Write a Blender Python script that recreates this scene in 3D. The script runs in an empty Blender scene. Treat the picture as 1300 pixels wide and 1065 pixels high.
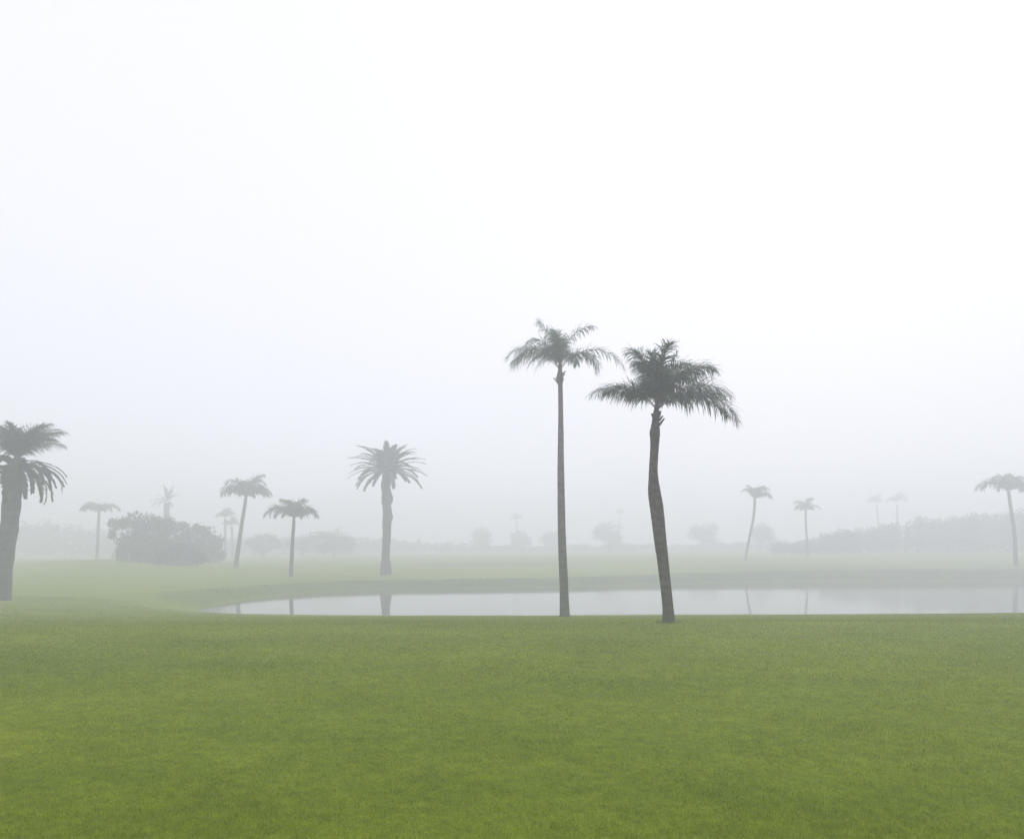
import bpy, math, random
import numpy as np
from mathutils import Vector
R = math.radians
rng = np.random.default_rng(7)
rnd = random.Random(11)
scene = bpy.context.scene
COL = scene.collection

# ------------------------------------------------------------------ camera
F, CX, HY, EYE = 1020.0, 650.0, 692.0, 2.6          # photo pixels, eye height in metres
cd = bpy.data.cameras.new('camera'); cam = bpy.data.objects.new('camera', cd); COL.objects.link(cam)
cam.location = (0, 0, EYE); cam.rotation_euler = (R(90), 0, 0)
cd.sensor_fit = 'HORIZONTAL'; cd.sensor_width = 36; cd.lens = 36 * F / 1300
cd.shift_y = (HY - 532.5) / 1300; cd.clip_start = .1; cd.clip_end = 3000
scene.camera = cam

def at(px, py, Y):
    return Vector(((px - CX) * Y / F, Y, EYE - (py - HY) * Y / F))

# ------------------------------------------------------------------ materials
def mat(name):
    m = bpy.data.materials.new(name); m.use_nodes = True
    nt = m.node_tree; nt.nodes.clear()
    out = nt.nodes.new('ShaderNodeOutputMaterial')
    return m, nt, out
def N(nt, t, **kw):
    n = nt.nodes.new(t)
    for k, v in kw.items():
        if k.startswith('i_'): n.inputs[k[2:].replace('_', ' ')].default_value = v
        else: setattr(n, k, v)
    return n
def ramp(nt, fac, stops):
    r = nt.nodes.new('ShaderNodeValToRGB'); nt.links.new(fac, r.inputs[0])
    e = r.color_ramp.elements
    while len(e) < len(stops): e.new(.5)
    for i, (p, c) in enumerate(stops): e[i].position = p; e[i].color = (*c, 1)
    return r.outputs[0]
def noise(nt, vec, scale, detail=4, rough=.55, dist=0):
    n = nt.nodes.new('ShaderNodeTexNoise'); n.inputs['Scale'].default_value = scale
    n.inputs['Detail'].default_value = detail; n.inputs['Roughness'].default_value = rough
    n.inputs['Distortion'].default_value = dist
    nt.links.new(vec, n.inputs['Vector']); return n.outputs['Fac']
def mapping(nt, vec, sc):
    m = nt.nodes.new('ShaderNodeMapping'); m.inputs['Scale'].default_value = sc
    nt.links.new(vec, m.inputs['Vector']); return m.outputs[0]
def mix(nt, fac, a, b, mode='MIX'):
    m = nt.nodes.new('ShaderNodeMix'); m.data_type = 'RGBA'; m.blend_type = mode
    for s, v in ((m.inputs[0], fac), (m.inputs[6], a), (m.inputs[7], b)):
        if hasattr(v, 'links'): nt.links.new(v, s)
        elif isinstance(v, tuple): s.default_value = (*v, 1)
        else: s.default_value = v
    return m.outputs[2]

def leaf_mat(name, c1, c2, scale=1.2, transl=.25, rough=.55):
    m, nt, out = mat(name)
    tc = N(nt, 'ShaderNodeTexCoord')
    oi = N(nt, 'ShaderNodeNewGeometry')
    f = noise(nt, tc.outputs['Object'], scale, 3)
    c = ramp(nt, f, [(.32, c1), (.68, c2)])
    hs = N(nt, 'ShaderNodeHueSaturation'); nt.links.new(c, hs.inputs['Color'])
    mr = N(nt, 'ShaderNodeMapRange'); nt.links.new(oi.outputs['Random Per Island'], mr.inputs[0])
    mr.inputs[3].default_value = .65; mr.inputs[4].default_value = 1.4
    nt.links.new(mr.outputs[0], hs.inputs['Value'])
    p = N(nt, 'ShaderNodeBsdfPrincipled'); p.inputs['Roughness'].default_value = rough
    p.inputs['Specular IOR Level'].default_value = .1
    nt.links.new(hs.outputs[0], p.inputs['Base Color'])
    t = N(nt, 'ShaderNodeBsdfTranslucent'); nt.links.new(hs.outputs[0], t.inputs[0])
    s = N(nt, 'ShaderNodeMixShader'); s.inputs[0].default_value = transl
    nt.links.new(p.outputs[0], s.inputs[1]); nt.links.new(t.outputs[0], s.inputs[2])
    nt.links.new(s.outputs[0], out.inputs['Surface']); return m

def bark_mat(name, c1, c2, moss=None, moss_h=2.5, ring=9.0):
    m, nt, out = mat(name)
    tc = N(nt, 'ShaderNodeTexCoord'); v = tc.outputs['Object']
    sep = N(nt, 'ShaderNodeSeparateXYZ'); nt.links.new(v, sep.inputs[0])
    vert = noise(nt, mapping(nt, v, (5, 5, 1.3)), 2.2, 8, .68, .6)
    fine = noise(nt, mapping(nt, v, (3, 3, 9)), 5, 6, .7)
    fm = N(nt, 'ShaderNodeMath', operation='ADD'); nt.links.new(vert, fm.inputs[0]); nt.links.new(fine, fm.inputs[1])
    fh = N(nt, 'ShaderNodeMath', operation='MULTIPLY'); nt.links.new(fm.outputs[0], fh.inputs[0]); fh.inputs[1].default_value = .5
    c = ramp(nt, fh.outputs[0], [(.41, c1), (.57, c2)])
    # leaf-scar rings
    w = N(nt, 'ShaderNodeTexWave', bands_direction='Z'); w.inputs['Scale'].default_value = ring / 6.28
    w.inputs['Distortion'].default_value = 4.5; w.inputs['Detail'].default_value = 3; w.inputs['Detail Scale'].default_value = 1.6
    nt.links.new(v, w.inputs['Vector'])
    c = mix(nt, .45, c, ramp(nt, w.outputs['Fac'], [(.0, (.35, .35, .35)), (.4, (1, 1, 1))]), 'MULTIPLY')
    if moss:
        a = N(nt, 'ShaderNodeMapRange'); nt.links.new(sep.outputs[2], a.inputs[0])
        a.inputs[1].default_value = moss_h; a.inputs[2].default_value = -.2
        a.inputs[3].default_value = -.15; a.inputs[4].default_value = .8; a.clamp = True
        b = N(nt, 'ShaderNodeMath', operation='ADD'); nt.links.new(a.outputs[0], b.inputs[0])
        b2 = N(nt, 'ShaderNodeMapRange'); nt.links.new(noise(nt, v, 3.1, 6, .65), b2.inputs[0])
        b2.inputs[1].default_value = .3; b2.inputs[2].default_value = .7; b2.inputs[3].default_value = -.4; b2.inputs[4].default_value = .4
        nt.links.new(b2.outputs[0], b.inputs[1]); b.use_clamp = True
        c = mix(nt, b.outputs[0], c, moss)
    p = N(nt, 'ShaderNodeBsdfPrincipled'); p.inputs['Roughness'].default_value = .9
    p.inputs['Specular IOR Level'].default_value = .2
    nt.links.new(c, p.inputs['Base Color'])
    bp = N(nt, 'ShaderNodeBump'); bp.inputs['Strength'].default_value = .7; bp.inputs['Distance'].default_value = .03
    ba = N(nt, 'ShaderNodeMath', operation='ADD'); nt.links.new(fm.outputs[0], ba.inputs[0]); nt.links.new(w.outputs['Fac'], ba.inputs[1])
    nt.links.new(ba.outputs[0], bp.inputs['Height']); nt.links.new(bp.outputs[0], p.inputs['Normal'])
    nt.links.new(p.outputs[0], out.inputs['Surface']); return m

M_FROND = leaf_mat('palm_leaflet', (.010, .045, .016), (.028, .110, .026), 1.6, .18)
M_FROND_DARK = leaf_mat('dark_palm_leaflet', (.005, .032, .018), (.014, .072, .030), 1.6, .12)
M_SPEAR = leaf_mat('young_leaflet', (.05, .12, .03), (.08, .18, .05), 1.6, .25)
M_DATE = leaf_mat('date_palm_leaflet', (.015, .028, .016), (.03, .05, .022), 1.6, .12)
M_SKIRT = leaf_mat('old_frond_leaflet', (.035, .055, .022), (.07, .09, .035), 1.6, .2)
M_STALK = bark_mat('frond_stalk', (.05, .06, .03), (.11, .12, .06))
M_TRUNK_DARK = bark_mat('dark_palm_bark', (.016, .012, .010), (.105, .085, .072), (.06, .085, .024), 2.2, 10)
M_TRUNK = bark_mat('grey_palm_bark', (.05, .046, .04), (.15, .135, .115), (.075, .105, .035), 4.6, 8)
M_TRUNK_FAR = bark_mat('pale_palm_bark', (.05, .045, .038), (.12, .11, .09), None, 2, 8)
M_TRUNK_DATE = bark_mat('date_palm_bark', (.04, .038, .036), (.10, .09, .08), (.07, .085, .045), 2.2, 5)
M_TRUNK_PALE = bark_mat('hazed_palm_bark', (.07, .07, .068), (.15, .15, .14), (.08, .10, .05), 2.2, 5)  # left-edge palm: mist fade painted into the bark colour
M_PALE = leaf_mat('hazed_palm_leaflet', (.025, .055, .035), (.05, .095, .05), 1.6, .2)  # leaf colour lightened to paint extra mist over the left-edge palm
M_LEAF = leaf_mat('broad_leaf', (.045, .080, .042), (.09, .14, .065), .5, .2)
M_LEAF_OLIVE = leaf_mat('olive_leaf', (.045, .075, .030), (.095, .135, .05), .5, .2)
M_LEAF_TEAL = leaf_mat('bluish_leaf', (.03, .085, .06), (.05, .13, .09), .5, .2)

# ------------------------------------------------------------------ object helpers
def mesh_from(name, V, Fc, mats, mi=None, smooth=False):
    me = bpy.data.meshes.new(name)
    me.from_pydata([tuple(map(float, v)) for v in V], [], Fc)
    for m in mats: me.materials.append(m)
    if mi is not None: me.polygons.foreach_set('material_index', np.array(mi, dtype=np.int32))
    if smooth: me.polygons.foreach_set('use_smooth', np.ones(len(me.polygons), dtype=bool))
    me.update(); return me
def add(name, me, parent=None, loc=(0, 0, 0), rotz=0):
    o = bpy.data.objects.new(name, me); COL.objects.link(o)
    o.location = loc; o.rotation_euler = (0, 0, rotz)
    if parent: o.parent = parent
    return o
def tag(o, label=None, cat=None, group=None, kind=None):
    if label: o['label'] = label
    if cat: o['category'] = cat
    if group: o['group'] = group
    if kind: o['kind'] = kind
    return o
def thing(name, loc, label, cat, group=None, rotz=0):
    o = bpy.data.objects.new(name, None); COL.objects.link(o)
    o.location = loc; o.rotation_euler = (0, 0, rotz); o.empty_display_size = .2
    return tag(o, label, cat, group)

# ------------------------------------------------------------------ terrain
US = np.array([-.64, -.50, -.39, -.30, 0, .35, .64])
TB = [  # distance, heights per direction
 (4,   .96, .96, .96, .96, .96, .96, .96),
 (10,  .95, .95, .95, .95, .95, .95, .95),
 (15,  .90, .91, .92, .92, .93, .93, .93),
 (18,  .76, .78, .80, .82, .86, .90, .90),
 (22,  .50, .50, .50, .52, .56, .56, .62),
 (27,  .27, .21, .17, .17, .20, .20, .32),
 (30,  .18, .08, -.04, -.07, -.08, -.06, .06),
 (33,  .10, -.03, -.26, -.33, -.37, -.34, -.22),
 (36,  .03, -.12, -.40, -.50, -.56, -.50, -.42),
 (42,  .00, -.15, -.33, -.40, -.45, -.40, -.30),
 (50,  .02, -.04, -.20, -.30, -.35, -.30, -.20),
 (58,  .10,  .18, -.06, -.20, -.30, -.25, -.15),
 (68,  .28,  .60, .14, -.06, -.18, -.15, -.10),
 (76,  .42,  .95, .36, .08, -.02, .00, .00),
 (84,  .55, 1.18, .58, .32, .25, .35, .45),
 (92,  .62, 1.10, .62, .45, .42, .55, .75),
 (105, .52,  .72, .38, .42, .70, .95, 1.35),
 (140, .30,  .30, .30, .50, .95, 1.35, 1.6),
 (200, .30,  .30, .40, .80, 1.2, 1.5, 1.6),
 (650, .80, .80, .9, 1.1, 1.3, 1.5, 1.5)]
TY = np.log(np.array([r[0] for r in TB], float)); TZ = np.array([r[1:] for r in TB])
gu = np.linspace(-.64, .64, 65); gy = np.linspace(TY[0], TY[-1], 241)
tmp = np.stack([np.interp(gy, TY, TZ[:, k]) for k in range(7)], 1)
G = np.stack([np.interp(gu, US, tmp[i]) for i in range(len(gy))])
for _ in range(6):
    P = np.pad(G, 1, mode='edge')
    G = (P[:-2, 1:-1] + P[2:, 1:-1] + P[1:-1, :-2] + P[1:-1, 2:] + 4 * G) / 8
WATER = -.80
def wpt(px, py):                      # a point of the shoreline, at water level
    Y = (EYE - WATER) * F / (py - HY); return ((px - CX) * Y / F, Y)
shore = [wpt(1700, 735), wpt(1300, 736.5), wpt(1150, 737), wpt(1000, 738), wpt(850, 741), wpt(740, 744),
         wpt(640, 746), wpt(560, 747), wpt(480, 748), wpt(400, 752), wpt(340, 757), wpt(290, 764), wpt(255, 772), wpt(236, 780),
         (-15.6, 38.4), (-13.5, 37.7), (-8, 37.5), (0, 37.6), (6, 37.9), (14, 37.6), (22, 37.2), (30, 36.8), (45, 36), (62, 40), (80, 56)]
def catmull(P, n=6):
    out = []; L = len(P)
    for i in range(L):
        a, b, c, d = [np.array(P[(i + k) % L]) for k in (-1, 0, 1, 2)]
        for t in np.arange(n) / n:
            out.append(.5 * (2*b + (c-a)*t + (2*a-5*b+4*c-d)*t*t + (3*b-a-3*c+d)*t**3))
    return np.array(out)
SH = catmull(shore)
def sdist(x, y):                      # signed distance to the pond, negative inside
    x = np.asarray(x, float); y = np.asarray(y, float)
    d = np.full(x.shape, 1e9); ins = np.zeros(x.shape, bool)
    A = SH; B = np.roll(SH, -1, 0)
    for (ax, ay), (bx, by) in zip(A, B):
        ex, ey = bx - ax, by - ay; l2 = ex*ex + ey*ey + 1e-12
        t = np.clip(((x-ax)*ex + (y-ay)*ey) / l2, 0, 1)
        d = np.minimum(d, np.hypot(x-ax-t*ex, y-ay-t*ey))
        c = ((ay > y) != (by > y)) & (x < (bx-ax)*(y-ay)/(by-ay+1e-12) + ax)
        ins ^= c
    return np.where(ins, -d, d)
def wob(x, y, s, seed):
    return (np.sin(x*s*1.1 + seed) * np.cos(y*s*.9 + seed*2.3) + .5*np.sin((x+y)*s*2.1 + seed*1.7)) / 1.5
def height(x, y, full=False):
    x = np.asarray(x, float); y = np.asarray(y, float)
    yy = np.maximum(y, 4.0); u = np.clip(x / yy, -.64, .64)
    ly = np.clip(np.log(yy), TY[0], TY[-1])
    fi = (ly - gy[0]) / (gy[1] - gy[0]); fj = (u - gu[0]) / (gu[1] - gu[0])
    i = np.clip(fi.astype(int), 0, len(gy) - 2); j = np.clip(fj.astype(int), 0, len(gu) - 2)
    a = fi - i; b = fj - j
    z = (G[i, j]*(1-a)*(1-b) + G[i+1, j]*a*(1-b) + G[i, j+1]*(1-a)*b + G[i+1, j+1]*a*b)
    far = np.clip((y - 40) / 40, 0, 1)
    z = z + .015 * wob(x, y, .35, 1) + far * .07 * wob(x, y, .13, 4)
    z = z + .07 * np.exp(-((x - 8.7) / 3.2) ** 2 - ((y - 28.6) / 1.6) ** 2)       # low mound behind the right palm
    d = sdist(x, y) + .25 * wob(x, y, .6, 9) * np.clip((y - 40) / 8, 0, 1)
    w = np.where(y > 42, 3.4, 3.0)
    t = np.clip((d + .35) / w, 0, 1)
    t = 1 - (1 - t) ** 2.1                                                       # steep foot, rounded lip
    inside = WATER - .06 + np.clip(d + .35, -3, 0) * .25
    z = inside * (1 - t) + z * t
    return (z, d) if full else z
def gz(x, y): return float(height(np.array([x]), np.array([y]))[0])

def axis(core, lo, hi, step, far_lo, far_hi, g=1.12):
    a = list(np.arange(lo, hi + step/2, step)); s = step
    while a[-1] < far_hi: s *= g; a.append(a[-1] + s)
    s = step
    while a[0] > far_lo: s *= g; a.insert(0, a[0] - s)
    return np.array(a)
xs = axis(0, -34, 46, .33, -480, 480); ys = axis(0, 2, 78, .30, -60, 560, 1.06)
XX, YY = np.meshgrid(xs, ys)
ZZ, DD = height(XX.ravel(), YY.ravel(), True)
nv = XX.size; nx = len(xs); ny = len(ys)
me = bpy.data.meshes.new('ground')
co = np.stack([XX.ravel(), YY.ravel(), ZZ], 1)
ii = (np.arange(ny-1)[:, None] * nx + np.arange(nx-1)[None, :]).ravel()
quads = np.stack([ii, ii+1, ii+nx+1, ii+nx], 1)
me.vertices.add(nv); me.vertices.foreach_set('co', co.ravel())
me.loops.add(quads.size); me.loops.foreach_set('vertex_index', quads.ravel())
me.polygons.add(len(quads)); me.polygons.foreach_set('loop_start', np.arange(len(quads))*4)
me.polygons.foreach_set('loop_total', np.full(len(quads), 4)); me.polygons.foreach_set('use_smooth', np.ones(len(quads), bool))
me.update(calc_edges=True)
# where the grass is darker: long on the far bank, and two strips across the far fairway
X, Yc = XX.ravel(), YY.ravel()
bank = np.clip((DD + .3) / .4, 0, 1) * np.clip((3.4 + .8*wob(X, Yc, .5, 3) - DD) / 1.2, 0, 1) * np.clip((Yc - 41) / 3, 0, 1)
uu = X / np.maximum(Yc, 1)
bank = bank * (.6 + .4*np.clip((X + 17) / 10, 0, 1))
lane = np.exp(-((Yc - 92 - 12*uu) / 3.5) ** 2) * np.clip((.12 - np.abs(uu + .02)) / .04, 0, 1)
lane2 = np.exp(-((Yc - 82) / 9) ** 2) * np.clip((uu - .22) / .1, 0, 1) * .4
rough = np.clip(bank + .8*lane + lane2, 0, 1)
at_ = me.attributes.new('dark_grass', 'FLOAT', 'POINT'); at_.data.foreach_set('value', rough.astype(np.float32))

GREEN_A, GREEN_B, GREEN_C = (.148, .212, .004), (.215, .270, .008), (.178, .238, .006)
m, nt, out = mat('lawn')
tc = N(nt, 'ShaderNodeTexCoord'); v = tc.outputs['Object']
big = noise(nt, mapping(nt, v, (.35, .9, 1)), .45, 5, .6, .4)
mid = noise(nt, mapping(nt, v, (1, 1.6, 1)), 2.6, 6, .65)
fine = noise(nt, mapping(nt, v, (1, 1, 1)), 34, 6, .75)
c = ramp(nt, big, [(.3, GREEN_A), (.5, GREEN_C), (.7, GREEN_B)])
c = mix(nt, .55, c, ramp(nt, mid, [(.3, (.80, .83, .7)), (.7, (1.18, 1.14, 1.15))]), 'MULTIPLY')
c = mix(nt, .42, c, ramp(nt, noise(nt, v, 9, 3, .6), [(.35, (.62, .66, .5)), (.65, (1.3, 1.22, 1.2))]), 'MULTIPLY')
c = mix(nt, .7, c, ramp(nt, fine, [(.3, (.5, .55, .4)), (.7, (1.45, 1.38, 1.3))]), 'MULTIPLY')
atn = N(nt, 'ShaderNodeAttribute', attribute_name='dark_grass')
rm = N(nt, 'ShaderNodeMath', operation='MULTIPLY', use_clamp=True); nt.links.new(atn.outputs['Fac'], rm.inputs[0])
rr = N(nt, 'ShaderNodeMapRange'); nt.links.new(noise(nt, mapping(nt, v, (.5, 1, 1)), 1.1, 6, .7), rr.inputs[0])
rr.inputs[1].default_value = .3; rr.inputs[2].default_value = .65; rr.inputs[3].default_value = .45; rr.inputs[4].default_value = 1.15
nt.links.new(rr.outputs[0], rm.inputs[1])
c = mix(nt, 1.0, c, (.80, .86, .9), 'MULTIPLY')
c = mix(nt, rm.outputs[0], c, ramp(nt, mid, [(.3, (.035, .066, .012)), (.7, (.07, .11, .022))]))
p = N(nt, 'ShaderNodeBsdfPrincipled'); p.inputs['Roughness'].default_value = .95; p.inputs['Specular IOR Level'].default_value = .1
nt.links.new(c, p.inputs['Base Color'])
bp = N(nt, 'ShaderNodeBump'); bp.inputs['Strength'].default_value = .5; bp.inputs['Distance'].default_value = .02
nt.links.new(fine, bp.inputs['Height']); nt.links.new(bp.outputs[0], p.inputs['Normal'])
nt.links.new(p.outputs[0], out.inputs['Surface'])
me.materials.append(m)
tag(add('ground', me), 'mown green golf course lawn rolling away around the pond', 'ground', kind='structure')

# water
m, nt, out = mat('pond_water')
tc = N(nt, 'ShaderNodeTexCoord'); v = tc.outputs['Object']
p = N(nt, 'ShaderNodeBsdfPrincipled'); p.inputs['Base Color'].default_value = (.11, .14, .09, 1)
p.inputs['Roughness'].default_value = .06; p.inputs['IOR'].default_value = 1.333
p.inputs['Specular IOR Level'].default_value = .5
bp = N(nt, 'ShaderNodeBump'); bp.inputs['Strength'].default_value = .12; bp.inputs['Distance'].default_value = .01
nt.links.new(noise(nt, mapping(nt, v, (.6, 1.5, 1)), 1.6, 4, .6), bp.inputs['Height']); nt.links.new(bp.outputs[0], p.inputs['Normal'])
nt.links.new(p.outputs[0], out.inputs['Surface'])
sx0, sx1, sy0, sy1 = SH[:, 0].min()-1, SH[:, 0].max()+1, SH[:, 1].min()-1, SH[:, 1].max()+1
# the sheet follows the shoreline, tucked a little under the banks
cen = np.array([10.0, 46.0])
Vw = [(cen[0], cen[1], WATER)]
nrm = SH - cen; nrm /= np.linalg.norm(nrm, axis=1)[:, None]
tan_ = np.roll(SH, -1, 0) - np.roll(SH, 1, 0); outn = np.stack([tan_[:, 1], -tan_[:, 0]], 1); outn /= np.linalg.norm(outn, axis=1)[:, None]
if (sdist(*(SH[:5] + outn[:5]*.3).T) < 0).mean() > .5: outn = -outn
for q in SH + outn * .75: Vw.append((q[0], q[1], WATER))
Fw = [(0, k+1, (k+1) % len(SH) + 1) for k in range(len(SH))]
wm = mesh_from('pond_water', Vw, Fw, [m]); 
tag(add('water', wm), 'still pale pond reflecting the misty sky', 'pond', kind='structure')

# ------------------------------------------------------------------ grass blades near the camera
def blades(name, n, y0, y1, ulim, h0, label, wk=.0019, seed=1, extra=None, colr=None):
    r = np.random.default_rng(seed)
    Yb = y0 * (y1 / y0) ** r.random(n); Xb = Yb * (r.random(n) * 2 - 1) * ulim
    # clumping
    keep = r.random(n) < .55 + .45 * wob(Xb, Yb, 5.3, 2) * wob(Xb, Yb, 2.1, 6) + .3
    if extra is not None: keep &= extra(Xb, Yb)
    Xb, Yb = Xb[keep], Yb[keep]; n = len(Xb)
    Zb, Db = height(Xb, Yb, True)
    ok = Db > .1; Xb, Yb, Zb = Xb[ok], Yb[ok], Zb[ok]; n = len(Xb)
    sc = np.clip(Yb / 7, .8, 3.2)
    h = h0 * (.5 + r.random(n)) * (1 + .25 * wob(Xb, Yb, 1.7, 5)) * np.clip(Yb/10, .8, 1.3); w = wk * sc * (.7 + .6 * r.random(n))
    a = r.random(n) * 2 * np.pi; lean = (.2 + .9 * r.random(n)) * h; la = r.random(n) * 2 * np.pi
    b0 = np.stack([Xb - np.cos(a)*w, Yb - np.sin(a)*w, Zb - .004], 1)
    b1 = np.stack([Xb + np.cos(a)*w, Yb + np.sin(a)*w, Zb - .004], 1)
    mx = np.stack([Xb + np.cos(la)*lean*.35, Yb + np.sin(la)*lean*.35, Zb + h*.6], 1)
    m0 = mx - np.stack([np.cos(a)*w*.7, np.sin(a)*w*.7, 0*w], 1); m1 = mx + np.stack([np.cos(a)*w*.7, np.sin(a)*w*.7, 0*w], 1)
    tp = np.stack([Xb + np.cos(la)*lean, Yb + np.sin(la)*lean, Zb + h], 1)
    V = np.stack([b0, b1, m1, m0, tp], 1).reshape(-1, 3)
    k = np.arange(n) * 5
    loops = np.stack([k, k+1, k+2, k+3, k+3, k+2, k+4], 1).ravel()
    ls = np.stack([np.arange(n)*7, np.arange(n)*7+4], 1).ravel(); lt = np.tile([4, 3], n)
    me = bpy.data.meshes.new(name)
    me.vertices.add(len(V)); me.vertices.foreach_set('co', V.ravel())
    me.loops.add(len(loops)); me.loops.foreach_set('vertex_index', loops)
    me.polygons.add(len(ls)); me.polygons.foreach_set('loop_start', ls); me.polygons.foreach_set('loop_total', lt)
    me.update(calc_edges=True)
    ao = me.attributes.new('blade_tone', 'FLOAT', 'POINT')
    ao.data.foreach_set('value', np.repeat(r.random(n), 5).astype(np.float32))
    me.materials.append(colr)
    return tag(add(name, me), label, 'grass', kind='stuff')
def blade_mat(name, tones, var):
    m, nt, out = mat(name)
    tc = N(nt, 'ShaderNodeTexCoord'); v = tc.outputs['Object']
    big = noise(nt, mapping(nt, v, (.35, .9, 1)), .45, 5, .6, .4)
    mid = noise(nt, mapping(nt, v, (1, 1.6, 1)), 2.6, 6, .65)
    c = ramp(nt, big, [(.3, tones[0]), (.5, tones[1]), (.7, tones[2])])
    c = mix(nt, .55, c, ramp(nt, mid, [(.3, (.80, .83, .7)), (.7, (1.18, 1.14, 1.15))]), 'MULTIPLY')
    c = mix(nt, .42, c, ramp(nt, noise(nt, v, 9, 3, .6), [(.35, (.62, .66, .5)), (.65, (1.3, 1.22, 1.2))]), 'MULTIPLY')
    a = N(nt, 'ShaderNodeAttribute', attribute_name='blade_tone')
    c = mix(nt, .9, c, ramp(nt, a.outputs['Fac'], [(0, (1-var, 1-var, 1-var)), (.8, (1+var, 1+var, 1)), (1, (1.9, 1.65, 2.2))]), 'MULTIPLY')
    p = N(nt, 'ShaderNodeBsdfPrincipled'); p.inputs['Roughness'].default_value = .8; p.inputs['Specular IOR Level'].default_value = .08
    nt.links.new(c, p.inputs['Base Color'])
    t = N(nt, 'ShaderNodeBsdfTranslucent'); nt.links.new(c, t.inputs[0])
    s = N(nt, 'ShaderNodeMixShader'); s.inputs[0].default_value = .3
    nt.links.new(p.outputs[0], s.inputs[1]); nt.links.new(t.outputs[0], s.inputs[2]); nt.links.new(s.outputs[0], out.inputs['Surface'])
    return m
M_BLADE = blade_mat('grass_blade', [tuple(1.1*k for k in g) for g in (GREEN_A, GREEN_C, GREEN_B)], .3)
M_TALL = blade_mat('rough_blade', [(.035, .065, .01), (.05, .085, .014), (.07, .11, .02)], .35)
blades('grass', 980000, 3.9, 41, .8, .019, 'short green turf blades across the foreground lawn', colr=M_BLADE)
blades('rough_grass', 90000, 50, 90, .70, .035, 'darker longer grass lining the far bank of the pond', wk=.006, seed=5, colr=M_TALL,
       extra=lambda x, y: (lambda d: (d > .15) & (d < 2.6 + .8*wob(x, y, .5, 3)) & (y > 42))(sdist(x, y)))
def near_bases(x, y):
    k = np.zeros(len(x), bool)
    for bx, by, rr in BASES:
        d = np.hypot(x-bx, y-by); k |= d < rr
    k |= (False & (np.abs(x - 8.0) < 3) & (np.abs(y - 28.6) < .8) & (np.sin(x*9)*np.sin(x*3.1+1) > .1))
    return k
BASES = [((848-CX)*18/F, 17.97, .30), ((717-CX)*27/F, 26.95, .34)]

# ------------------------------------------------------------------ trunks
def trunk_mesh(name, pts, mats, sides=20, lump=.04, seed=0, rings=.0, ringstep=.13):
    """pts: (x, y, z, r) relative to base; smooth spline through them"""
    r = random.Random(seed); P = [np.array(p, float) for p in pts]
    C = []; n = 10
    Q = [2*P[0]-P[1]] + P + [2*P[-1]-P[-2]]
    for i in range(1, len(Q)-2):
        a, b, c, d = Q[i-1], Q[i], Q[i+1], Q[i+2]
        for t in np.arange(n)/n:
            C.append(.5*(2*b + (c-a)*t + (2*a-5*b+4*c-d)*t*t + (3*b-a-3*c+d)*t**3))
    C.append(Q[-2]); V = []; Fc = []
    ph = [r.random()*6.28 for _ in range(6)]
    for k, q in enumerate(C):
        for s in range(sides):
            a = 2*math.pi*s/sides
            f = 1 + lump*(math.sin(3*a+ph[0]+q[2]*1.1) + .6*math.sin(5*a+ph[1]-q[2]*2.3) + .7*math.sin(q[2]*5.1+ph[2])*math.sin(2*a+ph[3])) + rings*math.sin(q[2]*2*math.pi/ringstep) + (r.random()-.5)*lump*.7
            V.append((q[0]+math.cos(a)*q[3]*f, q[1]+math.sin(a)*q[3]*f, q[2]))
    for k in range(len(C)-1):
        for s in range(sides):
            a = k*sides+s; b = k*sides+(s+1) % sides
            Fc.append((a, b, b+sides, a+sides))
    Fc.append(tuple(range((len(C)-1)*sides, len(C)*sides)))
    return mesh_from(name, V, Fc, mats, smooth=True)

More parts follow.
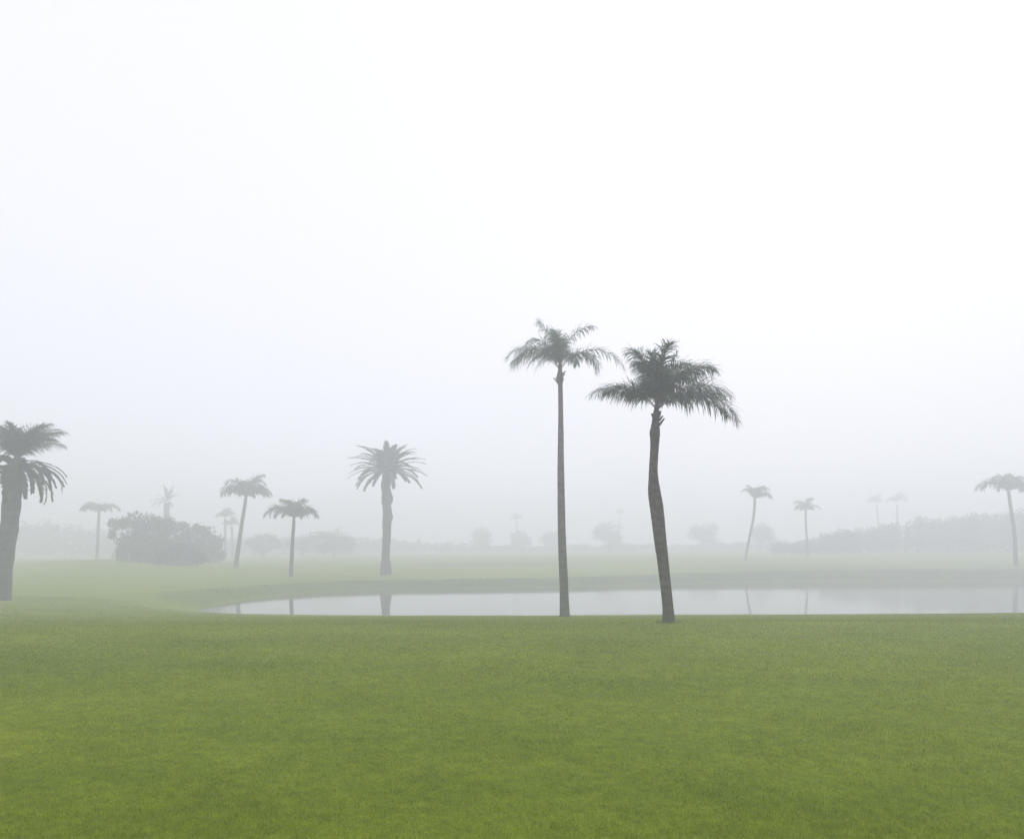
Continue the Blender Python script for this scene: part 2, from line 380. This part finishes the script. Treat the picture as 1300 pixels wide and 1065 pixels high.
# ------------------------------------------------------------------ fronds
def frond_mesh(L, el0, droop, n=70, leaf=.55, width=.018, plume=1.0, grav=.28, ang=(62, 22), seed=0, mats=None,
               rad=.018, az=0.0, dexp=1.25, bare=.14, bend=0.0, segs=3, keep=1.0):
    """one feather frond, its stalk starting at the origin and heading to azimuth az (degrees)"""
    r = random.Random(seed); K = 18; V = []; Fc = []; mi = []
    a0 = R(az); pos = np.zeros(3); pts = [pos.copy()]; T = []
    for k in range(K):
        s = (k+.5)/K; e = R(el0) - R(droop)*s**dexp; a = a0 + R(bend)*s*s
        t = np.array([math.cos(a)*math.cos(e), math.sin(a)*math.cos(e), math.sin(e)])
        T.append(t); pos = pos + t*L/K; pts.append(pos.copy())
    T.append(T[-1]); pts = np.array(pts); T = np.array(T)
    side0 = np.array([-math.sin(a0), math.cos(a0), 0])
    # stalk: four-sided, tapering
    for k in range(K+1):
        s = k/K; rr = rad*(1-.9*s)*(1.6 if k == 0 else 1)
        up = np.cross(T[k], side0); up /= np.linalg.norm(up)+1e-9
        for c_, d_ in ((1, 0), (0, 1), (-1, 0), (0, -1)):
            V.append(pts[k] + side0*rr*c_ + up*rr*d_*.8)
    for k in range(K):
        for s in range(4):
            a = k*4+s; b = k*4+(s+1) % 4; Fc.append((a, b, b+4, a+4)); mi.append(1)
    for i in range(n):
        for sg in (-1, 1):
            if r.random() > keep: continue
            s = bare + (1-bare)*(i + r.random())/n
            x = min(s, .999)*K; k = int(x); f = x-k
            p0 = pts[k]*(1-f) + pts[k+1]*f; t = T[k]
            up = np.cross(side0, t); up /= np.linalg.norm(up)+1e-9
            if up[2] < 0 and abs(t[2]) < .95: up = -up
            sd = np.cross(t, up)
            sh = (min(1, (s-bare)/.18+.35)) * (1-.5*max(0, (s-.45)/.55)**1.8)
            l = leaf*sh*(.75+.5*r.random()); a = R(ang[0]*(1-s)+ang[1]*s + (r.random()-.5)*16)
            b = R(18 + plume*((r.random()-.45)*95))
            d = math.cos(a)*t + math.sin(a)*(sg*math.cos(b)*sd + math.sin(b)*up)
            w = width*(.8+.4*r.random()); q = p0.copy(); base = len(V)
            wv = np.cross(d, up + .4*np.array([r.random()-.5, r.random()-.5, r.random()-.5])); wv /= np.linalg.norm(wv)+1e-9
            V.append(q - wv*w*.5); V.append(q + wv*w*.5)
            g = grav*(.7+.6*r.random())
            for j in range(segs):
                d = d + np.array([0, 0, -g*(j+.7)]) + .05*np.array([r.random()-.5, r.random()-.5, 0]); d /= np.linalg.norm(d)
                q = q + d*l/segs
                if j < segs-1:
                    ww = w*(1-.25*(j+1)/segs)
                    V.append(q - wv*ww*.5); V.append(q + wv*ww*.5)
                    c = base+2*j; Fc.append((c, c+1, c+3, c+2)); mi.append(0)
                else:
                    V.append(q); c = base+2*j; Fc.append((c, c+1, c+2)); mi.append(0)
    return mesh_from('frond', V, Fc, mats or [M_FROND, M_STALK], mi)

def stubs(parent, x, y, z, r0, n, seed, mats):
    r = random.Random(seed)
    for k in range(n):
        a = 2.4*k + r.random(); V = []; L = .12+.14*r.random(); zz = z + r.random()*.28
        d = np.array([math.cos(a), math.sin(a), .9+.5*r.random()]); d /= np.linalg.norm(d); sd = np.array([-math.sin(a), math.cos(a), 0]); up = np.cross(sd, d)
        p = np.array([x+math.cos(a)*r0*.75, y+math.sin(a)*r0*.75, zz])
        for t, w in ((0, .055), (.6, .038), (1, .03)):
            c = p + d*L*t
            for ca, cb in ((1, 0), (.5, .5), (-.5, .5), (-1, 0), (-.5, -.5), (.5, -.5)): V.append(c + sd*w*ca + up*w*cb)
        Fc = [(j*6+s, j*6+(s+1) % 6, j*6+6+(s+1) % 6, j*6+6+s) for j in range(2) for s in range(6)] + [tuple(range(12, 18))]
        add('frond_stub', mesh_from('frond_stub', V, Fc, mats, smooth=False), parent)

def palm(name, px, Y, base_r, prof, mats_t, label, group, fronds, top, z0=None, stub=4, seed=0, lump=.04, sides=20, S=1.0):
    """prof: (photo x, photo y, radius m, [dy m]); top: photo point where the fronds spring; fronds: dicts"""
    bx = (px - CX)*Y/F; bz = gz(bx, Y) if z0 is None else z0
    t = thing(name, (bx, Y, bz), label, 'palm tree', group)
    P = []
    for q in prof:
        w = at(q[0], q[1], Y); P.append((w.x-bx, (q[3] if len(q) > 3 else 0), w.z-bz, q[2]*(Y/26 if base_r == .2 and Y < 20 else Y/33 if base_r == .2 else 1)))
    P[0] = (P[0][0], 0, -.25, P[0][3])
    add('trunk', trunk_mesh('trunk', P, [mats_t], sides=sides, lump=lump, seed=seed, rings=.012), t)
    w = at(top[0], top[1], Y); o = Vector((w.x-bx, P[-1][1], w.z-bz))
    for k, f in enumerate(fronds):
        f = dict(f); off = f.pop('off', (0, 0, 0)); lab = f.pop('label', None)
        for kk in ('L', 'leaf', 'width', 'rad'): f[kk] = f.get(kk, .018)*S
        fo = add('frond', frond_mesh(seed=seed*100+k, **f), t, o + Vector(off))
        if lab: fo['label'] = lab
    if stub: stubs(t, o.x, o.y, o.z - .45, P[-2][3], stub, seed, [mats_t])
    print(name, px, 'base z', round(bz, 2), 'seen at y', round(HY + (EYE-bz)*F/Y, 1))
    return t

Q = dict(n=84, leaf=.74, width=.030, plume=1.2, grav=.30, ang=(76, 34), bare=.2)
DK = [M_FROND_DARK, M_STALK]; GR = 'palms standing around the pond'
def fr(az, el, L, dr, **k): d = dict(Q); d.update(az=az, el0=el, L=L, droop=dr); d.update(k); return d
right_fronds = [
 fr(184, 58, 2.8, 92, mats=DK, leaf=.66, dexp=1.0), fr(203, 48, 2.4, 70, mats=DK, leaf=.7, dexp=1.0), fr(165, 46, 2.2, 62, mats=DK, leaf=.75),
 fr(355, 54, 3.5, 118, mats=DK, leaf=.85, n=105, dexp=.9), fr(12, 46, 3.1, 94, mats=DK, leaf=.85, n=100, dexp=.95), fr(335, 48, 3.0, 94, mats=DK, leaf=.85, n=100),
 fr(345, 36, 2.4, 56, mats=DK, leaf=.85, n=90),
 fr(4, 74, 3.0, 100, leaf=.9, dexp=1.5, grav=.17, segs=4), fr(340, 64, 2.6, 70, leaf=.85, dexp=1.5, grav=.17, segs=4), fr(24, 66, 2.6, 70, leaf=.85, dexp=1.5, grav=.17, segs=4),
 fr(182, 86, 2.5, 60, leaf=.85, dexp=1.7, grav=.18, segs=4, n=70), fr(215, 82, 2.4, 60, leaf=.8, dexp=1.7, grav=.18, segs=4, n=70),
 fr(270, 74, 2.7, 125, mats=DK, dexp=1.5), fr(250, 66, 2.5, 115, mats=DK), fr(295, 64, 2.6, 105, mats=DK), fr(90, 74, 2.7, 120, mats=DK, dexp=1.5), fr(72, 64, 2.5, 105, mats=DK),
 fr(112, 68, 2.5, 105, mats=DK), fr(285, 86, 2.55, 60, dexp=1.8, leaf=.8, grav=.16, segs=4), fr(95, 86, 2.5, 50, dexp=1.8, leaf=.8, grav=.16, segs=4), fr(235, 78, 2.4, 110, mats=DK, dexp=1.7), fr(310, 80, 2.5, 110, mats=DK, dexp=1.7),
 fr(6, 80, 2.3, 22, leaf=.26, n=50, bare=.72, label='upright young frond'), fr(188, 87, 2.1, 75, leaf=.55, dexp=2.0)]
palm('queen_palm', 848, 18, .2,
     [(849, 789, .25), (848.3, 783, .20), (847.5, 770, .178), (845, 745, .175), (842, 715, .185, .02), (838, 680, .20, .03), (834, 645, .215, .02), (831, 625, .20), (829.5, 600, .145),
      (831, 570, .135), (831.5, 557, .15), (831.5, 549, .165), (832, 541, .135), (833, 525, .095), (835, 505, .06)], M_TRUNK_DARK,
     'full dark green palm with a swollen leaning dark trunk, the nearest in view', GR, right_fronds, (834, 520), S=.605, seed=3, lump=.04, stub=7)
Q = dict(n=60, leaf=.64, width=.030, plume=1.1, grav=.30, ang=(72, 34), bare=.22)
left_fronds = [
 fr(182, 66, 2.85, 120, leaf=.70), fr(205, 60, 2.6, 125, leaf=.75), fr(160, 62, 2.6, 112, leaf=.70), fr(190, 50, 2.3, 105, leaf=.95, width=.02),
 fr(0, 56, 3.4, 125, leaf=.60), fr(350, 68, 2.5, 165, leaf=.66), fr(15, 70, 2.3, 150, leaf=.60),
 fr(182, 82, 2.35, 45, leaf=.6, dexp=1.7, grav=.17, segs=4), fr(195, 78, 2.2, 110, leaf=.5, dexp=1.6), fr(3, 82, 2.6, 80, leaf=.65, dexp=1.8, grav=.2, segs=4), fr(110, 88, 2.2, 50, leaf=.6, grav=.2),
 fr(270, 76, 2.1, 130, dexp=1.6), fr(90, 76, 2.1, 130, dexp=1.6), fr(240, 70, 2.0, 125), fr(60, 72, 2.1, 115), fr(110, 84, 2.4, 80, dexp=2),
 fr(120, 87, 1.9, 30, mats=[M_SPEAR, M_STALK], leaf=.42, label='bright green young frond')]
palm('queen_palm', 717, 27, .2,
     [(717.5, 784, .24), (717, 776, .205), (716, 745, .18), (714, 700, .17), (712.5, 650, .155), (712, 600, .14), (712, 540, .11), (711.5, 495, .095),
      (711, 487, .11), (711, 482, .15), (711, 476, .13), (711, 470, .09), (711, 455, .06)], M_TRUNK,
     'tallest slender grey palm with a small sparse crown beside the dark leaning palm', GR, left_fronds, (711, 470), S=.78, seed=5, lump=.03, stub=6)

# thick date palm at the left edge: feathery upper crown over arching lower fronds
Q = dict(n=70, leaf=.5, width=.035, plume=.9, grav=.25)
cl = []
for k, (az, el, L, dr) in enumerate([(0, 50, 2.7, 62), (20, 62, 2.7, 70), (340, 58, 2.5, 75), (5, 72, 2.3, 60), (180, 55, 2.6, 65), (160, 66, 2.4, 70), (205, 60, 2.5, 70),
        (90, 70, 2.3, 70), (270, 68, 2.3, 75), (300, 60, 2.3, 80), (240, 62, 2.3, 80), (60, 60, 2.4, 80), (120, 75, 2.2, 60), (30, 76, 2.3, 60), (200, 76, 2.3, 60),
        (330, 42, 2.2, 60), (25, 40, 2.3, 60), (150, 42, 2.3, 60), (215, 42, 2.2, 60), (285, 72, 2.2, 60), (12, 46, 2.7, 50), (350, 36, 2.5, 50), (2, 64, 2.6, 60)]):
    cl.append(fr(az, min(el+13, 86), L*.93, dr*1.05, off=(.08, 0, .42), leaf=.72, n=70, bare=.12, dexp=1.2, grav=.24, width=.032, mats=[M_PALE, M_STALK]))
for k in range(34):
    az = (k*137.5) % 360; el = [22, 38, 52, 5, 30][k % 5]
    cl.append(dict(az=az, el0=el, L=2.25+.5*((k*7) % 5)/4, droop=92+14*(k % 3), n=60, leaf=.32, width=.075, plume=.15, grav=.10, ang=(48, 28), dexp=1.1, rad=.03,
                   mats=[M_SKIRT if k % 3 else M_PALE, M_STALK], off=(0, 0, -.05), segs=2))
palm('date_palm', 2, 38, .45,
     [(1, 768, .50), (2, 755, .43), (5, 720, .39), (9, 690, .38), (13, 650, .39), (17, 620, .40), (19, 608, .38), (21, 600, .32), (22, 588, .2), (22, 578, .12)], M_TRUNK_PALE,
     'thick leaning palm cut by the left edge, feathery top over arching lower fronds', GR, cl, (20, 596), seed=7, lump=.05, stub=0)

# date palm across the pond
dl = []
for k in range(58):
    az = (k*137.5) % 360; el = 76 - 84*(k/57)**.9
    dl.append(dict(az=az, el0=el, L=(2.9+.6*min(1, k/20))+.3*math.sin(k*3.3), droop=52+8*math.sin(k*1.9), n=60, leaf=.56, width=.105, plume=.2, grav=.06, ang=(46, 24), dexp=1.5, rad=.05,
                   mats=[M_DATE, M_STALK], segs=2, bare=.1))
palm('date_palm', 490, 72, .5,
     [(490, 731, .52), (490, 722, .50), (490, 714, .44), (490, 708, .36), (490.5, 680, .37), (491, 664, .40), (492.3, 657, .46), (491.8, 651, .39), (491, 641, .40), (491.3, 638, .48), (492.3, 632, .50), (491.5, 626, .44),
      (490, 618, .42), (490.5, 608, .42), (491, 602, .4), (492, 596, .2)], M_TRUNK_DATE,
     'stiff leaved date palm with a lumpy trunk mirrored in the pond', GR, dl, (492, 598), seed=9, lump=.07, stub=0)

# ------------------------------------------------------------------ distant feather palms
lib = {}
def libfrond(kind, v):
    if (kind, v) not in lib:
        if kind == 'queen':
            el, dr = [(80, 115), (60, 132), (48, 104), (85, 75), (70, 158)][v]
            lib[kind, v] = frond_mesh(1.0, el, dr, n=40, leaf=.30, width=.034, plume=1.1, grav=.4, ang=(72, 28), dexp=1.5, seed=40+v, rad=.012, mats=[M_LEAF_OLIVE, M_STALK], segs=2)
        else:
            el, dr = [(80, 40), (62, 50), (44, 50), (24, 55), (4, 50)][v]
            lib[kind, v] = frond_mesh(1.0, el, dr, n=30, leaf=.14, width=.03, plume=.1, grav=.05, ang=(46, 26), seed=60+v, rad=.015, mats=[M_DATE, M_STALK], segs=2)
    return lib[kind, v]
def far_palm(px, Y, prof, top, L, n, label, kind='queen', spec=None, mats_t=None, name='queen_palm', lopside=None, seed=0):
    bx = (px-CX)*Y/F; bz = gz(bx, Y); r = random.Random(seed)
    t = thing(name, (bx, Y, bz), label, 'palm tree', 'distant palms fading into the mist')
    P = []
    for q in prof:
        w = at(q[0], q[1], Y); P.append((w.x-bx, 0, w.z-bz, q[2]))
    P[0] = (P[0][0], 0, -.2, P[0][3])
    add('trunk', trunk_mesh('trunk', P, [mats_t or M_TRUNK_FAR], sides=10, lump=.03, seed=seed), t)
    w = at(top[0], top[1], Y); o = (w.x-bx, 0, w.z-bz)
    lst = spec or [((k*137.5 + seed*31) % 360, (k*3+k//5) % 5, 1) for k in range(n)]
    lst = list(lst) + ([((az+18) % 360, (v+3) % 5, s*.78) for az, v, s in list(lst)[::2] if kind == 'queen'])
    for az, v, s in lst:
        f = add('frond', libfrond(kind, v), t, o, R(az)); s *= L*(.88+.24*r.random()); f.scale = (s, s, s)
    print(name, px, 'base z', round(bz, 2), 'seen at y', round(HY + (EYE-bz)*F/Y, 1), 'top base want', prof[0][1])
    return t
far_palm(299, 80, [(299, 724, .26), (302, 700, .22), (307, 665, .19), (311, 640, .17), (312.5, 628, .12)], (312.5, 632), 3.1, 15,
         'pale leaning palm between the left thicket and the small palm beside the pond', seed=1,
         spec=[(180, 1, 1.1), (195, 4, 1), (165, 0, 1), (0, 1, 1.1), (15, 4, 1), (345, 0, 1), (90, 0, .8), (270, 0, .8), (60, 3, .9), (120, 3, .85), (240, 1, .8), (300, 1, .9), (20, 3, .95), (200, 2, .9), (340, 2, .9)])
far_palm(369, 68, [(369, 737, .19), (370, 715, .17), (371.5, 685, .15), (373, 665, .14), (373, 655, .10)], (373, 659), 2.7, 14,
         'small umbrella shaped palm on the far bank, its thin trunk mirrored in the pond', seed=2,
         spec=[(180, 1, 1.05), (188, 4, .95), (170, 1, .9), (0, 1, 1.05), (352, 4, .95), (12, 1, .9), (90, 0, .8), (270, 0, .8), (60, 3, .85), (140, 3, .8), (220, 3, .8), (310, 0, .85), (0, 3, .8), (180, 3, .8)])
far_palm(123, 105, [(123, 712, .2), (124, 690, .19), (125, 665, .18), (126, 648, .15)], (126, 650), 2.9, 13,
         'flat topped pale palm alone on the mound between left edge and thicket', seed=3,
         spec=[(180, 2, 1.05), (165, 1, 1), (200, 1, 1), (0, 2, 1.05), (20, 1, 1), (340, 1, 1), (90, 2, .7), (270, 2, .7), (300, 1, .8), (60, 1, .8), (120, 1, .8), (240, 1, .8), (190, 4, .9)])
far_palm(946, 98, [(946, 710, .13), (950, 690, .14), (956, 660, .17), (958, 640, .17), (958, 630, .14)], (959, 634), 2.5, 12,
         'spindly palm with a curving stem right of the dark leaning palm', seed=4,
         spec=[(180, 0, 1), (200, 3, 1), (160, 0, .9), (0, 1, 1.1), (10, 2, 1), (345, 1, 1), (90, 0, .8), (270, 0, .8), (30, 0, 1), (120, 3, .8), (320, 0, 1)])
far_palm(1026, 115, [(1026, 706, .15), (1025, 690, .16), (1023, 665, .16), (1023, 645, .16)], (1023, 648), 2.2, 12,
         'small straight palm with a compact crown right of the spindly curved palm', seed=5)
far_palm(1290, 85, [(1290, 704, .22), (1288, 680, .2), (1284, 650, .18), (1281, 628, .16), (1280, 620, .12)], (1280, 625), 3.2, 14,
         'palm at the right edge with one long frond arching left', seed=6,
         spec=[(180, 2, 1.15), (188, 1, 1.1), (0, 1, 1), (10, 4, 1), (350, 1, 1), (90, 0, .8), (270, 0, .8), (60, 3, .8), (120, 0, .7), (20, 2, 1), (330, 0, .9), (200, 4, .6)])
far_palm(1115, 190, [(1115, 700, .2), (1115, 670, .2), (1113, 640, .2)], (1112, 638), 2.6, 11,
         'left one of two very faint palms behind the right treeline', seed=7)
far_palm(1140, 175, [(1140, 700, .2), (1139, 670, .2), (1139, 640, .18)], (1139, 637), 2.7, 12,
         'right one of two very faint palms behind the right treeline', seed=8)
far_palm(286, 135, [(286, 705, .2), (286, 680, .2), (286, 658, .2)], (286, 657), 2.2, 12,
         'faint palm behind the leaning pale palm, the left of a close pair', seed=9)
far_palm(295, 140, [(295, 705, .2), (295, 685, .2), (294, 668, .2)], (294, 667), 2.0, 11,
         'faint shorter palm behind the leaning pale palm, the right of a close pair', seed=10)
far_palm(655, 215, [(655, 700, .25), (656, 680, .25), (656, 662, .25)], (656, 660), 2.3, 12,
         'faint far palm between the date palm and the tallest grey palm', seed=11)
far_palm(787, 225, [(785, 700, .22), (786, 670, .2), (787, 652, .2)], (787, 652), 2.0, 10,
         'very faint far palm behind the round tree between the two nearest palms', seed=12)
far_palm(212, 125, [(211, 708, .5), (211, 680, .45), (211.5, 650, .45), (212, 638, .5)], (212, 636), 2.6, 20,
         'faint date palm rising behind the left thicket', kind='date', mats_t=M_TRUNK_DATE, name='date_palm', seed=13)

# ------------------------------------------------------------------ broadleaf trees and bushes
def leaf_cloud(name, blobs, n, size, m, seed=0, gap=.25):
    """leaf-sized faces scattered through uneven blobs (x, y, z, rx, ry, rz)"""
    r = np.random.default_rng(seed); w = np.array([b[3]*b[5] for b in blobs]); w = w/w.sum()
    idx = r.choice(len(blobs), n, p=w); B = np.array(blobs)[idx]
    d = r.normal(size=(n, 3)); d /= np.linalg.norm(d, axis=1)[:, None]
    rad = r.random(n) ** .42
    fr_ = 1 + .22*np.sin(d[:, 0]*5 + idx)*np.cos(d[:, 2]*6 + idx*2) + .12*r.normal(size=n)
    Pn = B[:, :3] + d*rad[:, None]*fr_[:, None]*B[:, 3:]
    hole = np.sin(Pn[:, 0]*2.1 + seed)*np.sin(Pn[:, 2]*2.6 + seed*.7)*np.sin(Pn[:, 1]*1.9) > gap
    Pn = Pn[~hole]; n = len(Pn)
    a = r.normal(size=(n, 3)); a /= np.linalg.norm(a, axis=1)[:, None]
    b = np.cross(a, r.normal(size=(n, 3))); b /= np.linalg.norm(b, axis=1)[:, None]
    s = size*(.5 + r.random((n, 1)))
    V = np.stack([Pn - a*s, Pn + b*s*.45, Pn + a*s, Pn - b*s*.45], 1).reshape(-1, 3)
    Fc = (np.arange(n)[:, None]*4 + np.arange(4)).tolist()
    return mesh_from(name, V, Fc, [m])
def limbs_mesh(blobs, h, r0, seed, m):
    """a short tapered trunk with a limb to each blob"""
    V = []; Fc = []
    def tube(a, b, ra, rb):
        a = np.array(a, float); b = np.array(b, float); d = b-a; d /= np.linalg.norm(d)+1e-9
        s = np.cross(d, (0.3, .9, .1)); s /= np.linalg.norm(s); u = np.cross(d, s); o = len(V)
        mid = (a+b)/2 + .08*np.linalg.norm(b-a)*s
        for p, q in ((a, ra), (mid, (ra+rb)/2), (b, rb)):
            for k in range(7): V.append(p + (math.cos(k*.8976)*s + math.sin(k*.8976)*u)*q)
        for j in range(2):
            for k in range(7): Fc.append((o+j*7+k, o+j*7+(k+1) % 7, o+j*7+7+(k+1) % 7, o+j*7+7+k))
    tube((0, 0, -.2), (0, 0, h*.35), r0, r0*.75)
    for b in blobs: tube((0, 0, h*.3), (b[0], b[1], b[2]), r0*.6, r0*.2)
    return mesh_from('trunk', V, Fc, [m], smooth=True)
def tree(name, px, Y, top, wpx, label, cat, group, m, seed, blobs=None, n=2600, size=.12, stem=.12):
    bx = (px-CX)*Y/F; bz = gz(bx, Y); H = EYE-(top-HY)*Y/F - bz; W = wpx*Y/F/2
    r = random.Random(seed)
    t = thing(name, (bx, Y, bz), label, cat, group)
    if blobs is None:
        blobs = [(0, 0, H*.62, W*.7, W*.7, H*.36)]
        for k in range(7):
            a = k*2.4 + seed; q = .35+.4*r.random()
            blobs.append((math.cos(a)*W*q*1.1, math.sin(a)*W*q, H*(.28+.5*r.random()), W*(.3+.2*r.random()), W*.35, H*(.16+.12*r.random())))
    else: blobs = [(a*W, b*W, c*H, d*W, d*W, e*H) for a, b, c, d, e in blobs]
    add('trunk', limbs_mesh(blobs, H, stem, seed, M_TRUNK_FAR), t)
    add('crown', leaf_cloud('crown', blobs, n, size, m, seed), t)
    return t
THK = 'bushes of the thicket on the left mound'
tree('small_tree', 151, 84, 656, 30, 'airy small tree at the left end of the thicket, gaps in its crown', 'tree', THK, M_LEAF, 21,
     blobs=[(-.3, 0, .82, .6, .16), (.4, .2, .86, .5, .14), (-.6, 0, .6, .35, .12), (.6, 0, .35, .5, .25), (.1, 0, .15, .6, .16)], n=1900, size=.14)
tree('bush', 178, 83, 649, 52, 'tallest dark rounded bush of the left thicket', 'bush', THK, M_LEAF, 22,
     blobs=[(-.25, 0, .8, .5, .2), (.45, 0, .74, .5, .22), (0, 0, .5, .9, .35), (-.5, 0, .25, .6, .28), (.5, 0, .25, .6, .28), (0, -.2, .12, .9, .16)], n=9000, size=.12, stem=.2)
tree('bush', 206, 86, 655, 46, 'broad olive bush in front of the faint date palm', 'bush', THK, M_LEAF_OLIVE, 23,
     blobs=[(-.3, 0, .84, .45, .16), (.35, 0, .78, .5, .2), (0, 0, .45, .95, .4), (0, 0, .15, 1, .2)], n=8000, size=.12, stem=.2)
tree('bush', 237, 90, 661, 44, 'paler bush with tufted tops near the right end of the left thicket', 'bush', THK, M_LEAF_OLIVE, 24,
     blobs=[(-.3, 0, .86, .5, .12), (.6, 0, .82, .3, .12), (0, 0, .5, .95, .35), (0, 0, .15, 1, .2)], n=6500, size=.12, stem=.18)
tree('bush', 262, 94, 664, 40, 'faint low bush closing the right end of the left thicket', 'bush', THK, M_LEAF_OLIVE, 25,
     blobs=[(-.2, 0, .8, .4, .15), (.2, 0, .5, .8, .35), (.3, 0, .2, .9, .25)], n=3000, size=.17, stem=.15)
tree('bush', 226, 80, 688, 68, 'low wide bluish green bush at the foot of the left thicket', 'bush', THK, M_LEAF_TEAL, 26,
     blobs=[(-.5, 0, .6, .4, .32), (0, 0, .68, .4, .3), (.5, 0, .55, .4, .35), (-.7, 0, .3, .3, .3), (.75, 0, .3, .3, .3), (0, 0, .25, .9, .3)], n=4200, size=.13, stem=.1)
FT = 'faint trees on the far side of the course'
for k, (px, Y, top, w, lab, mm) in enumerate([
    (610, 190, 667, 36, 'faint small tree between the date palm and the faint far palm', M_LEAF_OLIVE),
    (660, 195, 672, 28, 'faint slim tree at the foot of the faint far palm', M_LEAF),
    (703, 190, 673, 34, 'faint tree partly behind the tallest grey trunk', M_LEAF_OLIVE),
    (774, 178, 660, 46, 'round faint tree between the two nearest palm trunks', M_LEAF),
    (893, 178, 663, 44, 'round faint tree between the leaning dark palm and the spindly palm', M_LEAF),
    (966, 170, 664, 36, 'faint tree behind the spindly curved palm', M_LEAF_OLIVE),
    (425, 140, 671, 62, 'wide faint tree between the umbrella palm and the date palm', M_LEAF),
    (385, 150, 679, 50, 'low faint tree behind the umbrella shaped palm', M_LEAF),
    (335, 145, 677, 48, 'low faint tree right of the leaning pale palm', M_LEAF_OLIVE)]):
    tree('tree', px, Y, top, w, lab, 'tree', FT, mm, 31+k, n=5000, size=.18, stem=.22)

def treeline(name, pts, Y, n, size, m, label, seed, depth=6):
    r = random.Random(seed); blobs = []
    for (x0, t0), (x1, t1) in zip(pts[:-1], pts[1:]):
        nn = max(1, int((x1-x0)/9))
        for k in range(nn):
            f = k/nn; px = x0+(x1-x0)*f; top = t0+(t1-t0)*f + r.uniform(-1, 4); yy = Y + r.uniform(-depth, depth)
            w = at(px, top, yy); g = gz(w.x, yy); h = w.z-g; rx = r.uniform(.8, 1.5)*9*Y/F
            blobs.append((w.x, yy, g+h*.72, rx*.8, rx, h*.3)); blobs.append((w.x, yy, g+h*.32, rx, rx*1.2, h*.36))
    return tag(add(name, leaf_cloud(name, blobs, n, size, m, seed, gap=.8)), label, 'treeline', kind='stuff')
treeline('treeline', [(985, 688), (1035, 682), (1060, 672), (1100, 668), (1140, 664), (1165, 655), (1200, 656), (1240, 650), (1262, 652), (1300, 645), (1400, 640)], 132, 60000, .19, M_LEAF_OLIVE,
         'grey green wooded bank along the right side behind the palms', 51)
treeline('treeline', [(260, 684), (330, 681), (480, 682), (560, 689), (700, 690), (860, 690), (1000, 684)], 185, 15000, .4, M_LEAF,
         'low fog bound hedge line across the middle distance', 52)
treeline('treeline', [(-60, 662), (20, 664), (60, 662), (110, 668), (160, 675), (280, 680)], 170, 12000, .4, M_LEAF,
         'barely visible wood beyond the left mound', 53)

BASES = [((848-CX)*18/F, 17.97, .30), ((717-CX)*27/F, 26.95, .34)]
def tuft_pts(n, seed):
    pass
r_ = np.random.default_rng(3)
m_t = blade_mat('tuft_blade', [(.09, .15, .006), (.11, .18, .008), (.14, .21, .01)], .35)
def patch(n, box, h0, label, extra, seed, w):
    r = np.random.default_rng(seed); x = r.uniform(box[0], box[1], n); y = r.uniform(box[2], box[3], n)
    k = extra(x, y); return x[k], y[k]
blades('tall_grass', 110000, 17.2, 30.5, .45, .05, 'untrimmed tufts around the near palm feet and pond edge', wk=.0022, seed=8, colr=m_t, extra=near_bases)

# ------------------------------------------------------------------ haze
m, nt, out = mat('haze')
pv = N(nt, 'ShaderNodeVolumePrincipled'); pv.inputs['Color'].default_value = (.918, .920, .999, 1)
pv.inputs['Density'].default_value = .0116; pv.inputs['Anisotropy'].default_value = .22
nt.links.new(pv.outputs[0], out.inputs['Volume'])
x0, x1, y0, y1, z0, z1 = -560, 560, -80, 640, -2.6, 14
V = [(x, y, z) for z in (z0, z1) for y in (y0, y1) for x in (x0, x1)]
Fb = [(0, 2, 3, 1), (4, 5, 7, 6), (0, 1, 5, 4), (2, 6, 7, 3), (0, 4, 6, 2), (1, 3, 7, 5)]
tag(add('haze', mesh_from('haze', V, Fb, [m])), 'even white morning mist over the whole course', 'mist', kind='stuff')

# ------------------------------------------------------------------ light
SUN_EL, SUN_AZ = R(36), R(22)             # azimuth clockwise from straight ahead
w = bpy.data.worlds.new('World'); scene.world = w; w.use_nodes = True
nt = w.node_tree; nt.nodes.clear()
out = nt.nodes.new('ShaderNodeOutputWorld'); bg = nt.nodes.new('ShaderNodeBackground')
sky = nt.nodes.new('ShaderNodeTexSky'); sky.sky_type = 'NISHITA'; sky.sun_disc = False
sky.sun_elevation = SUN_EL; sky.sun_rotation = SUN_AZ; sky.dust_density = 6; sky.air_density = 1; sky.ozone_density = 1
CLOUD = (7.6, 7.7, 8.35)                   # the bright overcast layer above the mist
mx = nt.nodes.new('ShaderNodeMix'); mx.data_type = 'RGBA'; mx.inputs[0].default_value = .965
nt.links.new(sky.outputs[0], mx.inputs[6]); mx.inputs[7].default_value = (*CLOUD, 1)
nt.links.new(mx.outputs[2], bg.inputs[0]); bg.inputs[1].default_value = .1
nt.links.new(bg.outputs[0], out.inputs[0])
sd = bpy.data.lights.new('sun', 'SUN'); sd.energy = 1.5; sd.angle = R(25); sd.color = (1, .985, .96)
so = bpy.data.objects.new('sun', sd); COL.objects.link(so)
d = Vector((math.sin(SUN_AZ)*math.cos(SUN_EL), math.cos(SUN_AZ)*math.cos(SUN_EL), math.sin(SUN_EL)))
so.rotation_euler = d.to_track_quat('Z', 'Y').to_euler()

scene.render.engine = 'CYCLES'
cy = scene.cycles
cy.max_bounces = 10; cy.diffuse_bounces = 3; cy.glossy_bounces = 3; cy.transmission_bounces = 3; cy.volume_bounces = 6; cy.transparent_max_bounces = 8
cy.use_denoising = True
vs = scene.view_settings; vs.view_transform = 'Standard'; vs.look = 'None'; vs.gamma = 1; vs.use_curve_mapping = False; vs.exposure = 0.42
